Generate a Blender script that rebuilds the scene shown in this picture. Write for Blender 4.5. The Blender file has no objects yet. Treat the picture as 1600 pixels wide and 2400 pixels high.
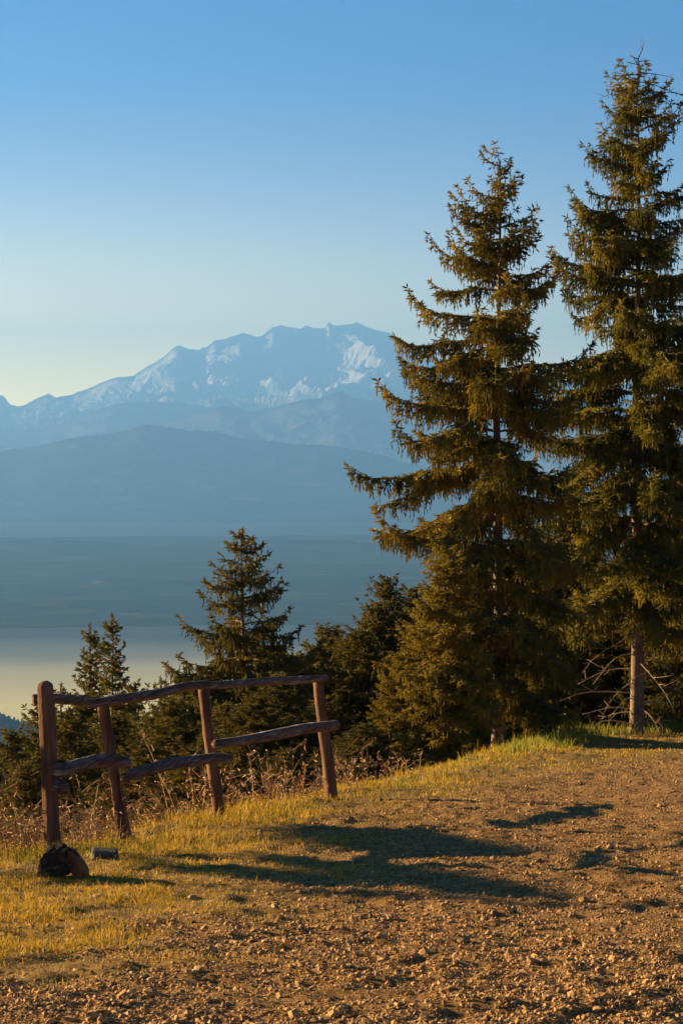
import bpy, math, random
import numpy as np
from mathutils import Vector, Matrix
R = math.radians
sc = bpy.context.scene
C = sc.collection
rng = np.random.default_rng(7)
random.seed(7)

# ------------------------------------------------------------------ camera
F = 6000.0                      # focal length in units of 1/2400 of the frame height
PITCH = math.atan(140 / F)      # looking slightly down
cp, sp = math.cos(PITCH), math.sin(PITCH)
def at(u, v, y):
    """point in the place at distance y ahead, seen in direction (u, v)"""
    dx, dz = (u - 800) / F, -(v - 1200) / F
    d = (dx, cp + dz * sp, -sp + dz * cp)
    k = y / d[1]
    return np.array((d[0] * k, y, d[2] * k))
cam = bpy.data.cameras.new('camera'); co = bpy.data.objects.new('camera', cam); C.objects.link(co)
cam.sensor_fit = 'VERTICAL'; cam.sensor_height = 36; cam.sensor_width = 24; cam.lens = 36 * F / 2400
cam.clip_start = 0.5; cam.clip_end = 200000
co.location = (0, 0, 0); co.rotation_euler = (math.pi / 2 - PITCH, 0, 0)
sc.camera = co

# ------------------------------------------------------------------ noise
def _h(ix, iy, s):
    n = (ix.astype(np.int64) * 374761393 + iy.astype(np.int64) * 668265263 + s * 1274126177) & 0xffffffff
    n = ((n ^ (n >> 13)) * 1274126177) & 0xffffffff
    n = (n ^ (n >> 16)) & 0xffffffff
    return n / 4294967295.0
def vn(x, y, s=0):
    x = np.asarray(x, float); y = np.asarray(y, float)
    ix, iy = np.floor(x), np.floor(y); fx, fy = x - ix, y - iy
    fx = fx * fx * (3 - 2 * fx); fy = fy * fy * (3 - 2 * fy)
    a, b = _h(ix, iy, s), _h(ix + 1, iy, s); c, d = _h(ix, iy + 1, s), _h(ix + 1, iy + 1, s)
    return (a + (b - a) * fx) * (1 - fy) + (c + (d - c) * fx) * fy - .5
def fbm(x, y, o=4, s=0, g=.5):
    r = 0; a = 1
    for k in range(o):
        r = r + a * vn(x * 2 ** k + 13.1 * k, y * 2 ** k + 7.7 * k, s + k); a *= g
    return r
def ridged(x, y, o=5, s=0, g=.5):
    r = 0; a = 1
    for k in range(o):
        r = r + a * (1 - 4 * np.abs(vn(x * 2 ** k + 3.1 * k, y * 2 ** k + 17.7 * k, s + k))); a *= g
    return r

# ------------------------------------------------------------------ mesh helpers
def mesh_np(name, V, faces, mat, smooth=False):
    """V (n,3); faces: list of (m,k) int arrays"""
    me = bpy.data.meshes.new(name)
    V = np.ascontiguousarray(V, dtype=np.float32)
    me.vertices.add(len(V)); me.vertices.foreach_set('co', V.ravel())
    loops = np.concatenate([f.ravel() for f in faces]).astype(np.int32)
    sizes = np.concatenate([np.full(len(f), f.shape[1]) for f in faces]).astype(np.int32)
    starts = np.concatenate([[0], np.cumsum(sizes)[:-1]]).astype(np.int32)
    me.loops.add(len(loops)); me.loops.foreach_set('vertex_index', loops)
    me.polygons.add(len(sizes)); me.polygons.foreach_set('loop_start', starts)
    try: me.polygons.foreach_set('loop_total', sizes)
    except Exception: pass
    me.update(calc_edges=True)
    me.polygons.foreach_set('use_smooth', np.full(len(sizes), bool(smooth)))
    if mat: me.materials.append(mat)
    return me
def obj(name, me, parent=None, **kw):
    o = bpy.data.objects.new(name, me); C.objects.link(o)
    if parent is not None: o.parent = parent
    for k, v in kw.items(): o[k] = v
    return o
class TB:
    """collects tubes (tapered, along a polyline) into one mesh"""
    def __init__(s): s.V = []; s.Q = []; s.T = []; s.n = 0
    def tube(s, P, Rd, k=5, cap=True, jitter=0, ph=0, seed=0):
        P = np.asarray(P, float); n = len(P); Rd = np.broadcast_to(np.asarray(Rd, float), (n,))
        T = np.gradient(P, axis=0); T /= np.linalg.norm(T, axis=1)[:, None] + 1e-9
        ref = np.array((0, 0, 1.)) if abs(T[0, 2]) < .9 else np.array((1., 0, 0))
        U = np.cross(T, ref); U /= np.linalg.norm(U, axis=1)[:, None] + 1e-9
        W = np.cross(T, U)
        a = np.arange(k) * 2 * math.pi / k + ph
        rr = Rd[:, None] * np.ones((n, k))
        if jitter:
            ii, jj = np.meshgrid(np.arange(n), np.arange(k), indexing='ij')
            rr = rr * (1 + jitter * 2 * (.8 * _h(ii * 0, jj, seed + 5) + .2 * _h(ii, jj, seed) - .5))
        ring = P[:, None] + rr[..., None] * (np.cos(a)[None, :, None] * U[:, None] + np.sin(a)[None, :, None] * W[:, None])
        s.V.append(ring.reshape(-1, 3)); b = s.n
        i, j = np.meshgrid(np.arange(n - 1), np.arange(k), indexing='ij'); i = i.ravel(); j = j.ravel(); j2 = (j + 1) % k
        s.Q.append(np.stack([b + i * k + j, b + i * k + j2, b + (i + 1) * k + j2, b + (i + 1) * k + j], 1)[:, ::-1])
        s.n += n * k
        if cap:
            s.V.append(P[[0, -1]] + T[[0, -1]] * np.array([[-1], [1]]) * Rd[[0, -1], None] * .12)
            c0, c1 = s.n, s.n + 1; s.n += 2
            jj = np.arange(k); j2 = (jj + 1) % k
            s.T.append(np.stack([b + jj, b + j2, np.full(k, c0)], 1)); e = b + (n - 1) * k
            s.T.append(np.stack([e + j2, e + jj, np.full(k, c1)], 1))
    def mesh(s, name, mat, smooth=True):
        f = [np.concatenate(s.Q)] + ([np.concatenate(s.T)] if s.T else [])
        return mesh_np(name, np.concatenate(s.V), f, mat, smooth)

# ------------------------------------------------------------------ materials
def new_mat(name):
    m = bpy.data.materials.new(name); m.use_nodes = True
    nt = m.node_tree; b = nt.nodes['Principled BSDF']; b.inputs['Roughness'].default_value = .85
    b.inputs['Specular IOR Level'].default_value = .25
    return m, nt, b
def nd(nt, t, **kw):
    n = nt.nodes.new(t)
    for k, v in kw.items():
        if k in n.inputs: n.inputs[k].default_value = v
        else: setattr(n, k, v)
    return n
def ramp(nt, fac, stops):
    r = nt.nodes.new('ShaderNodeValToRGB'); e = r.color_ramp.elements
    while len(e) < len(stops): e.new(.5)
    for q, (p, c) in zip(e, stops): q.position = p; q.color = (*c, 1) if len(c) == 3 else c
    nt.links.new(fac, r.inputs[0]); return r.outputs[0]
def noise_mat(name, scale, stops, bump=0, bscale=None, detail=6, rough=.85, stretch=(1, 1, 1), bdist=.01):
    m, nt, b = new_mat(name); L = nt.links.new
    tc = nd(nt, 'ShaderNodeTexCoord'); mp = nd(nt, 'ShaderNodeMapping'); mp.inputs['Scale'].default_value = stretch
    L(tc.outputs['Object'], mp.inputs[0])
    n = nd(nt, 'ShaderNodeTexNoise', Scale=scale, Detail=detail, Roughness=.65); L(mp.outputs[0], n.inputs['Vector'])
    L(ramp(nt, n.outputs[0], stops), b.inputs['Base Color']); b.inputs['Roughness'].default_value = rough
    if bump:
        n2 = nd(nt, 'ShaderNodeTexNoise', Scale=bscale or scale * 3, Detail=6, Roughness=.7); L(mp.outputs[0], n2.inputs['Vector'])
        bp = nd(nt, 'ShaderNodeBump', Strength=bump, Distance=bdist); L(n2.outputs[0], bp.inputs['Height']); L(bp.outputs[0], b.inputs['Normal'])
    return m
def leafy(name, scale, stops, trans=.3, tcol=(.12, .1, .02), sheen=0):
    m, nt, b = new_mat(name); L = nt.links.new
    tc = nd(nt, 'ShaderNodeTexCoord')
    n = nd(nt, 'ShaderNodeTexNoise', Scale=scale, Detail=5, Roughness=.7); L(tc.outputs['Object'], n.inputs['Vector'])
    col = ramp(nt, n.outputs[0], stops); L(col, b.inputs['Base Color']); b.inputs['Roughness'].default_value = .6
    tr = nd(nt, 'ShaderNodeBsdfTranslucent'); mx = nd(nt, 'ShaderNodeMixShader'); mx.inputs[0].default_value = trans
    L(col, tr.inputs[0])
    out = nt.nodes['Material Output']
    L(b.outputs[0], mx.inputs[1]); L(tr.outputs[0], mx.inputs[2]); L(mx.outputs[0], out.inputs[0])
    return m
M = {}
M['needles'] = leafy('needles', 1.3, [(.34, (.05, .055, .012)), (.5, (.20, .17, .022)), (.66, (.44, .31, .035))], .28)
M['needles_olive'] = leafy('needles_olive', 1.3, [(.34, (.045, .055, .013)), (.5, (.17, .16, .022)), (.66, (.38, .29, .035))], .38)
M['needles_sunlit'] = leafy('needles_sunlit', 1.6, [(.3, (.14, .13, .016)), (.5, (.28, .22, .028)), (.72, (.45, .33, .045))], .3)  # brighter copy of the needle colour, sunlight painted in for the young spruces
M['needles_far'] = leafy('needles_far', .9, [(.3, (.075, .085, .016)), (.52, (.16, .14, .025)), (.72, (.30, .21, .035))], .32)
M['bark'] = noise_mat('bark', 6, [(.3, (.10, .065, .045)), (.55, (.20, .145, .10)), (.7, (.34, .27, .20))], .8, 30, stretch=(1, 1, .35), bdist=.02)
M['dead'] = noise_mat('dead_wood', 8, [(.3, (.22, .16, .10)), (.7, (.42, .34, .22))])
M['post'] = noise_mat('post_wood', 9, [(.25, (.04, .02, .014)), (.45, (.115, .058, .034)), (.6, (.22, .125, .072)), (.75, (.42, .27, .16))], .9, 38, stretch=(1, 1, .12), bdist=.012)
def rail_mat():
    m, nt, b = new_mat('rail_wood'); L = nt.links.new
    tc = nd(nt, 'ShaderNodeTexCoord'); mp = nd(nt, 'ShaderNodeMapping'); mp.inputs['Scale'].default_value = (.10, .06, 1)
    L(tc.outputs['Object'], mp.inputs[0])
    n = nd(nt, 'ShaderNodeTexNoise', Scale=40, Detail=9, Roughness=.78); L(mp.outputs[0], n.inputs['Vector'])
    c1 = ramp(nt, n.outputs[0], [(.34, (.03, .017, .014)), (.47, (.11, .065, .05)), (.57, (.22, .16, .14)), (.66, (.48, .43, .42))])
    L(c1, b.inputs['Base Color'])
    n2 = nd(nt, 'ShaderNodeTexNoise', Scale=60, Detail=6, Roughness=.7); L(mp.outputs[0], n2.inputs['Vector'])
    bp = nd(nt, 'ShaderNodeBump', Strength=1, Distance=.02); L(n2.outputs[0], bp.inputs['Height']); L(bp.outputs[0], b.inputs['Normal'])
    return m
M['rail'] = rail_mat()
M['stone'] = noise_mat('stone', 2.2, [(.25, (.28, .17, .09)), (.5, (.44, .29, .16)), (.75, (.60, .43, .26))], .5, 60, bdist=.004)
M['gravel'] = noise_mat('gravel', 26, [(.28, (.13, .075, .038)), (.42, (.27, .15, .055)), (.5, (.38, .24, .10)), (.58, (.46, .28, .11)), (.72, (.66, .50, .30))], 0)
M['grass'] = leafy('grass', 7.0, [(.28, (.11, .11, .004)), (.42, (.32, .24, .012)), (.53, (.54, .34, .028)), (.66, (.72, .48, .09))], .35)
M['grass_green'] = leafy('grass_green', 3, [(.3, (.14, .19, .012)), (.5, (.28, .28, .03)), (.7, (.50, .40, .08))], .4)
M['straw'] = leafy('straw', 9, [(.35, (.34, .22, .07)), (.6, (.66, .48, .18))], .2)
M['weeds'] = noise_mat('dry_weeds', 3, [(.3, (.28, .15, .06)), (.55, (.50, .33, .15)), (.75, (.72, .56, .32))])
def ground_mat():
    m, nt, b = new_mat('ground'); L = nt.links.new
    tc = nd(nt, 'ShaderNodeTexCoord')
    att = nd(nt, 'ShaderNodeAttribute', attribute_name='turf')
    n = nd(nt, 'ShaderNodeTexNoise', Scale=14, Detail=8, Roughness=.75); L(tc.outputs['Object'], n.inputs['Vector'])
    g = ramp(nt, n.outputs[0], [(.3, (.10, .052, .02)), (.5, (.22, .13, .045)), (.68, (.40, .26, .10))])
    t = ramp(nt, n.outputs[0], [(.3, (.09, .06, .02)), (.55, (.22, .15, .045)), (.7, (.30, .21, .07))])
    mx = nd(nt, 'ShaderNodeMix', data_type='RGBA'); L(att.outputs['Fac'], mx.inputs['Factor']); L(g, mx.inputs[6]); L(t, mx.inputs[7])
    L(mx.outputs[2], b.inputs['Base Color']); b.inputs['Roughness'].default_value = .95; b.inputs['Specular IOR Level'].default_value = .1
    n2 = nd(nt, 'ShaderNodeTexNoise', Scale=45, Detail=6, Roughness=.75); L(tc.outputs['Object'], n2.inputs['Vector'])
    bp = nd(nt, 'ShaderNodeBump', Strength=.8, Distance=.012); L(n2.outputs[0], bp.inputs['Height']); L(bp.outputs[0], b.inputs['Normal'])
    return m
M['ground'] = ground_mat()

# ------------------------------------------------------------------ terrain
SL, CZ = .088, 1.25
def on_plane(u, v):
    lo, hi = 3., 400.
    for _ in range(60):
        mid = (lo + hi) / 2; p = at(u, v, mid)
        if p[2] > -CZ - SL * mid: lo = mid
        else: hi = mid
    return at(u, v, lo)[:2]
EDGE = np.array([(-300, -190), (-60, -28), (-20, 1.5), (-8, 11), (-4.2, 15.5)] +
    [tuple(on_plane(u, v)) for u, v in ((0, 2006), (115, 1985), (297, 1958), (518, 1913), (770, 1868), (1000, 1812), (1150, 1775), (1250, 1748), (1350, 1727), (1600, 1708))] +
    [(14, 78), (40, 120), (300, 420)])
TURF = np.array([(-300, -240), (-60, -45), (-14, -2), (-5, 6.8)] +
    [tuple(on_plane(u, v)) for u, v in ((0, 2235), (260, 2195), (480, 2130), (640, 2060), (750, 2000), (860, 1935), (1080, 1855), (1300, 1800), (1600, 1765))] +
    [(13, 66), (40, 105), (300, 400)])
def sdist(x, y, PL):
    x = np.asarray(x, float); y = np.asarray(y, float)
    best = np.full(x.shape, 1e18); sign = np.ones(x.shape)
    for a, b in zip(PL[:-1], PL[1:]):
        d = b - a; t = np.clip(((x - a[0]) * d[0] + (y - a[1]) * d[1]) / (d @ d), 0, 1)
        ex, ey = x - a[0] - t * d[0], y - a[1] - t * d[1]; q = ex * ex + ey * ey
        m = q < best; best = np.where(m, q, best)
        sign = np.where(m, np.where(d[0] * (y - a[1]) - d[1] * (x - a[0]) > 0, 1, -1), sign)
    return np.sqrt(best) * sign
def turf_amount(x, y):
    d = sdist(x, y, TURF)
    return np.clip(.5 + (d + fbm(x * .9, y * .9, 4, 31) * 1.8) / 1.3, 0, 1)
PLAIN = -500.0
def gz(x, y):
    x = np.asarray(x, float); y = np.asarray(y, float)
    d = sdist(x, y, EDGE)
    dd = np.maximum(d, 0)
    z = -CZ - SL * np.clip(y, -200, 900) - .72 * (np.sqrt(dd * dd + 1.2) - math.sqrt(1.2))
    z = z - .03 + .05 * np.exp(-(d + .5) ** 2 / .8) * (1 + 2 * fbm(x * .4, y * .4, 2, 4)) * np.clip((y - 25) / 15, 0, 1.6)
    z = z + .05 * fbm(x * .35, y * .35, 3, 9) + .035 * fbm(x * 1.7, y * 1.7, 3, 12) + .034 * fbm(x * 7, y * 5, 3, 14) + .016 * fbm(x * 17, y * 11, 2, 15) + np.clip(dd, 0, 40) * .12 * fbm(x * .08, y * .08, 3, 20)
    return np.maximum(z, PLAIN - 12)
def geo(a, b, n, s0):
    """n steps from a to b growing outward from step s0"""
    lo, hi = 1.0001, 3.
    for _ in range(80):
        q = (lo + hi) / 2
        if s0 * (q ** n - 1) / (q - 1) < abs(b - a): lo = q
        else: hi = q
    return a + np.sign(b - a) * np.cumsum(s0 * lo ** np.arange(n))
xs = np.concatenate([geo(-4.5, -2400, 50, .1)[::-1], np.arange(-4.5, 9.5, .055), geo(9.5, 2400, 50, .1)])
ys = np.concatenate([geo(8, -900, 30, .2)[::-1], np.arange(8, 26, .055), np.arange(26, 70, .13), geo(70, 2600, 45, .4)])
X, Y = np.meshgrid(xs, ys)
Z = gz(X, Y)
def grid_faces(nr, nc):
    i, j = np.meshgrid(np.arange(nr - 1), np.arange(nc - 1), indexing='ij'); b = (i * nc + j).ravel()
    return np.stack([b, b + 1, b + nc + 1, b + nc], 1)
gme = mesh_np('ground', np.stack([X.ravel(), Y.ravel(), Z.ravel()], 1), [grid_faces(*X.shape)], M['ground'], True)
av = gme.attributes.new('turf', 'FLOAT', 'POINT'); av.data.foreach_set('value', turf_amount(X, Y).ravel().astype(np.float32))
obj('ground', gme, kind='structure')

# ------------------------------------------------------------------ far country
def land_mat(name, stops, scale, bump=0):
    m, nt, b = new_mat(name); L = nt.links.new
    g = nd(nt, 'ShaderNodeNewGeometry')
    n = nd(nt, 'ShaderNodeTexNoise', Scale=scale, Detail=8, Roughness=.65); L(g.outputs['Position'], n.inputs['Vector'])
    L(ramp(nt, n.outputs[0], stops), b.inputs['Base Color']); b.inputs['Specular IOR Level'].default_value = 0
    return m, nt, b
M['plain'] = land_mat('plain', [(.35, (.015, .025, .02)), (.52, (.025, .035, .025)), (.62, (.05, .055, .035)), (.75, (.14, .12, .10))], .0035)[0]
M['far_wood'] = land_mat('far_wood', [(.4, (.02, .03, .02)), (.58, (.035, .045, .028)), (.72, (.17, .13, .08))], .003)[0]
M['far_range'] = land_mat('far_range', [(.4, (.09, .10, .11)), (.6, (.15, .15, .15)), (.75, (.24, .22, .20))], .002)[0]
def rosa_mat():
    m, nt, b = new_mat('snow_and_rock'); L = nt.links.new
    g = nd(nt, 'ShaderNodeNewGeometry'); sx = nd(nt, 'ShaderNodeSeparateXYZ'); L(g.outputs['Position'], sx.inputs[0])
    sn = nd(nt, 'ShaderNodeSeparateXYZ'); L(g.outputs['True Normal'], sn.inputs[0])
    n = nd(nt, 'ShaderNodeTexNoise', Scale=.0019, Detail=9, Roughness=.7); L(g.outputs['Position'], n.inputs['Vector'])
    a = nd(nt, 'ShaderNodeMath', operation='MULTIPLY_ADD'); L(sx.outputs[2], a.inputs[0]); a.inputs[1].default_value = 1 / 960.; a.inputs[2].default_value = -1.35
    c = nd(nt, 'ShaderNodeMath', operation='MULTIPLY_ADD'); L(n.outputs[0], c.inputs[0]); c.inputs[1].default_value = 2.6; L(a.outputs[0], c.inputs[2])
    col = ramp(nt, c.outputs[0], [(.35, (.08, .09, .10)), (.75, (.26, .28, .32)), (1.05, (.58, .62, .70))])
    L(col, b.inputs['Base Color']); b.inputs['Specular IOR Level'].default_value = 0
    return m
M['rosa'] = rosa_mat()
mw, nt, b = new_mat('haze_tinted_water'); b.inputs['Base Color'].default_value = (.20, .17, .06, 1); b.inputs['Roughness'].default_value = .12
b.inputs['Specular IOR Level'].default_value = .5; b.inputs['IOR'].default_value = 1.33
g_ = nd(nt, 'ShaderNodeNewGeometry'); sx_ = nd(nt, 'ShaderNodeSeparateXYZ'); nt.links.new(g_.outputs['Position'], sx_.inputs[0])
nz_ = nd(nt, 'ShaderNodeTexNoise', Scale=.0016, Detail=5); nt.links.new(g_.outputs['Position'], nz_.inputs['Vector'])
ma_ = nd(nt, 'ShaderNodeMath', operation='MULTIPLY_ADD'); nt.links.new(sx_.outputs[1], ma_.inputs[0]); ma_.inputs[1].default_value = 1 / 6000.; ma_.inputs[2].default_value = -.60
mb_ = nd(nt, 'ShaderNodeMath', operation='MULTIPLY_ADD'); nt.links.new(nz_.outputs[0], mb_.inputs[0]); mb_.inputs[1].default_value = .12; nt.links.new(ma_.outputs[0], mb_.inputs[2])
nt.links.new(ramp(nt, mb_.outputs[0], [(.30, (.78, .74, .32)), (.42, (.50, .50, .27)), (.50, (.22, .23, .16)), (.61, (.045, .055, .04))]), b.inputs['Base Color'])  # pale yellow valley haze painted into the surface colour, fading with distance
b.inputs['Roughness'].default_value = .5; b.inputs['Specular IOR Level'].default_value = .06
M['hazy_water'] = mw

def ridge(name, y0, line, mat, depth, amp, nscale, seed, nx=260, ny=60, ext=None, front=1.0, serr=0, pw=1.0, kind='structure', rough=0):
    """a mountain range: its crest at distance y0, falling to the plain in front of and behind it"""
    us = np.array([p[0] for p in line], float); zs = np.array([at(u, v, y0)[2] for u, v in line])
    xs_ = (us - 800) / F * y0
    xx = np.linspace(xs_[0], xs_[-1], nx)
    crest = np.interp(xx, xs_, zs)
    cs = crest.copy()
    for _ in range(30): cs[1:-1] = (cs[:-2] + cs[1:-1] + cs[2:]) / 3
    if rough: crest = crest + rough * fbm(xx / 260., xx * 0, 4, seed + 40, .6)
    # crest at depth 0; t from -1 (back) to 1 (front)
    t = np.concatenate([-np.linspace(1, .1, ny // 3) ** 1.5, [0], np.linspace(.012, 1, ny) ** 1.35])
    XX, TT = np.meshgrid(xx, t)
    fall = np.abs(TT) ** (.72 * pw)
    YY = y0 - TT * depth * front
    YY = np.where(TT < 0, y0 - TT * depth * .6, YY)
    w = np.clip(np.abs(TT) * 9, 0, 1) * np.clip((1 - np.abs(TT)) * 3, 0, 1)
    rd = ridged((XX + .55 * YY) / nscale, YY / nscale * .8, 6, seed, .55)
    fr = 1 - fall
    k0 = np.exp(-np.abs(TT) * (14 if rough else 4)); ZZ = PLAIN + (crest[None, :] * k0 + cs[None, :] * (1 - k0) - PLAIN) * fr
    ZZ = ZZ + w * amp * (rd - .9) * (1 if amp > 200 else 1)
    ZZ = ZZ + serr * (np.abs(TT) < .004) * (_h(np.arange(nx)[None, :] + 0 * TT, 0 * TT, seed) - .3)
    ZZ = np.where(np.abs(TT) > .995, PLAIN - 30, ZZ)
    me = mesh_np(name, np.stack([XX.ravel(), YY.ravel(), ZZ.ravel()], 1), [grid_faces(*XX.shape)[:, ::-1]], mat, False)
    return obj(name, me, kind=kind)
ROSA = [(-700, 1000), (-350, 940), (-120, 960), (-30, 900), (0, 922), (10, 925), (26, 946), (41, 953), (77, 941), (115, 926), (134, 934), (169, 923), (191, 917), (236, 898), (281, 886), (313, 882), (345, 859), (383, 837), (405, 818), (418, 810), (447, 820), (463, 821), (485, 812), (504, 796), (530, 794), (571, 778), (603, 788), (616, 785), (638, 766), (660, 759), (676, 764), (708, 767), (718, 759), (734, 766), (759, 767), (771, 752), (782, 762), (823, 759), (835, 753), (858, 764), (906, 778), (931, 789), (957, 805), (1050, 845), (1200, 870), (1400, 905), (1600, 890), (1900, 930), (2400, 980)]
ridge('snow_mountain', 42000, ROSA, M['rosa'], 8500, 430, 1800, 3, nx=1500, ny=150, pw=.9, rough=42)
RA = [(-700, 1010), (-200, 1000), (0, 1015), (100, 1003), (191, 977), (236, 957), (287, 944), (357, 941), (446, 946), (520, 960), (620, 985), (760, 1000), (1000, 1000), (1600, 990), (2300, 1010)]
ridge('foothill', 35000, RA, M['far_range'], 5000, 110, 1500, 5, nx=500, ny=70)
RB = [(-700, 1080), (0, 1060), (200, 1020), (376, 989), (446, 975), (500, 956), (520, 952), (561, 955), (587, 965), (638, 955), (714, 936), (753, 933), (780, 921), (797, 918), (815, 926), (836, 933), (861, 938), (893, 939), (957, 949), (1100, 960), (1300, 940), (1600, 960), (2300, 1000)]
ridge('foothill', 30500, RB, M['far_range'], 4500, 100, 1400, 6, nx=500, ny=70)
RC = [(-900, 1150), (-300, 1085), (0, 1058), (57, 1051), (102, 1044), (160, 1030), (210, 1022), (262, 1016), (300, 1009), (320, 1001), (332, 997), (351, 997), (396, 1001), (447, 1011), (472, 1009), (510, 1013), (555, 1027), (638, 1035), (689, 1042), (766, 1044), (829, 1054), (893, 1067), (944, 1083), (1100, 1115), (1300, 1150), (1600, 1180), (2300, 1230)]
ridge('wooded_mountain', 24000, RC, M['far_wood'], 3700, 40, 1300, 8, nx=1100, ny=90, serr=16, pw=1.2)
# low ridges on the plain
RD = [(-600, 1180), (0, 1205), (200, 1190), (420, 1178), (560, 1172), (760, 1180), (960, 1185), (1200, 1176), (1600, 1190), (2200, 1200)]
ridge('low_ridge', 20600, RD, M['far_wood'], 700, 25, 700, 11, nx=400, ny=30)
RE = [(-500, 1560), (-200, 1600), (-60, 1655), (0, 1672), (40, 1688), (90, 1712), (150, 1745), (260, 1800), (500, 1900)]
ridge('near_ridge', 4200, RE, M['far_wood'], 700, 24, 260, 15, nx=400, ny=40, serr=9)
for (y_, ht, ns, sd) in ((8300, 26, 420, 41), (9600, 34, 600, 42), (11200, 40, 700, 43), (13200, 46, 900, 44)):
    v0 = 1060 - PLAIN * F / y_
    ridge('low_hill', y_, [(u, v0 - (ht / y_ * F) * max(.06, .5 + 1.4 * float(fbm(u / 330., sd, 4, sd)))) for u in range(-500, 2400, 40)], M['plain'], 700, 10, ns, sd, nx=400, ny=20)
# plain and lakes, their colour carrying the valley haze
px = np.array([-70000., 70000.]); 
pl = mesh_np('valley_plain', np.array([(-80000, -30000, PLAIN), (80000, -30000, PLAIN), (80000, 47400, PLAIN), (-80000, 47400, PLAIN)]), [np.array([[0, 1, 2, 3]])], M['plain'])
obj('valley_plain', pl, kind='structure')
def hazy_lake(name, near_v, far_v, xw, seed):
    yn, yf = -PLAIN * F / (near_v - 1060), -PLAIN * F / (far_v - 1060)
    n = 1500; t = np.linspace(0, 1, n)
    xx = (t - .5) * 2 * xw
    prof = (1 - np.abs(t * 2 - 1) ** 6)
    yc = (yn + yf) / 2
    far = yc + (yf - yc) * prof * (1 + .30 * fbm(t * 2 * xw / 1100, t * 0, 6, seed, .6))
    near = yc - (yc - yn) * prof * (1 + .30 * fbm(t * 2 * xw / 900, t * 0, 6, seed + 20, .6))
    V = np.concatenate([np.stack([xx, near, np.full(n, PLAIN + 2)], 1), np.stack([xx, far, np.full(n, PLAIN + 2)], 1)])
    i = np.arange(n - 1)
    obj(name, mesh_np(name, V, [np.stack([i, i + 1, n + i + 1, n + i], 1)], M['hazy_water']), kind='structure')
hazy_lake('hazy_lake', 1900, 1482, 9000, 3)
hazy_lake('hazy_lake', 1258, 1225, 9000, 8)  # far sheet standing in for a band of pale mist
# far mast on the hilltop
tb = TB(); p = at(333, 1000, 24000)
tb.tube([p + (0, 0, -20), p + (0, 0, 62)], [7, 3.5], 6); tb.tube([p + (0, 0, 28), p + (0, 0, 36)], [12, 12], 8)
o = obj('radio_mast', tb.mesh('radio_mast', M['dead'], False), label='tiny thin mast on the summit of the wooded mountain', category='mast')

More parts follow.
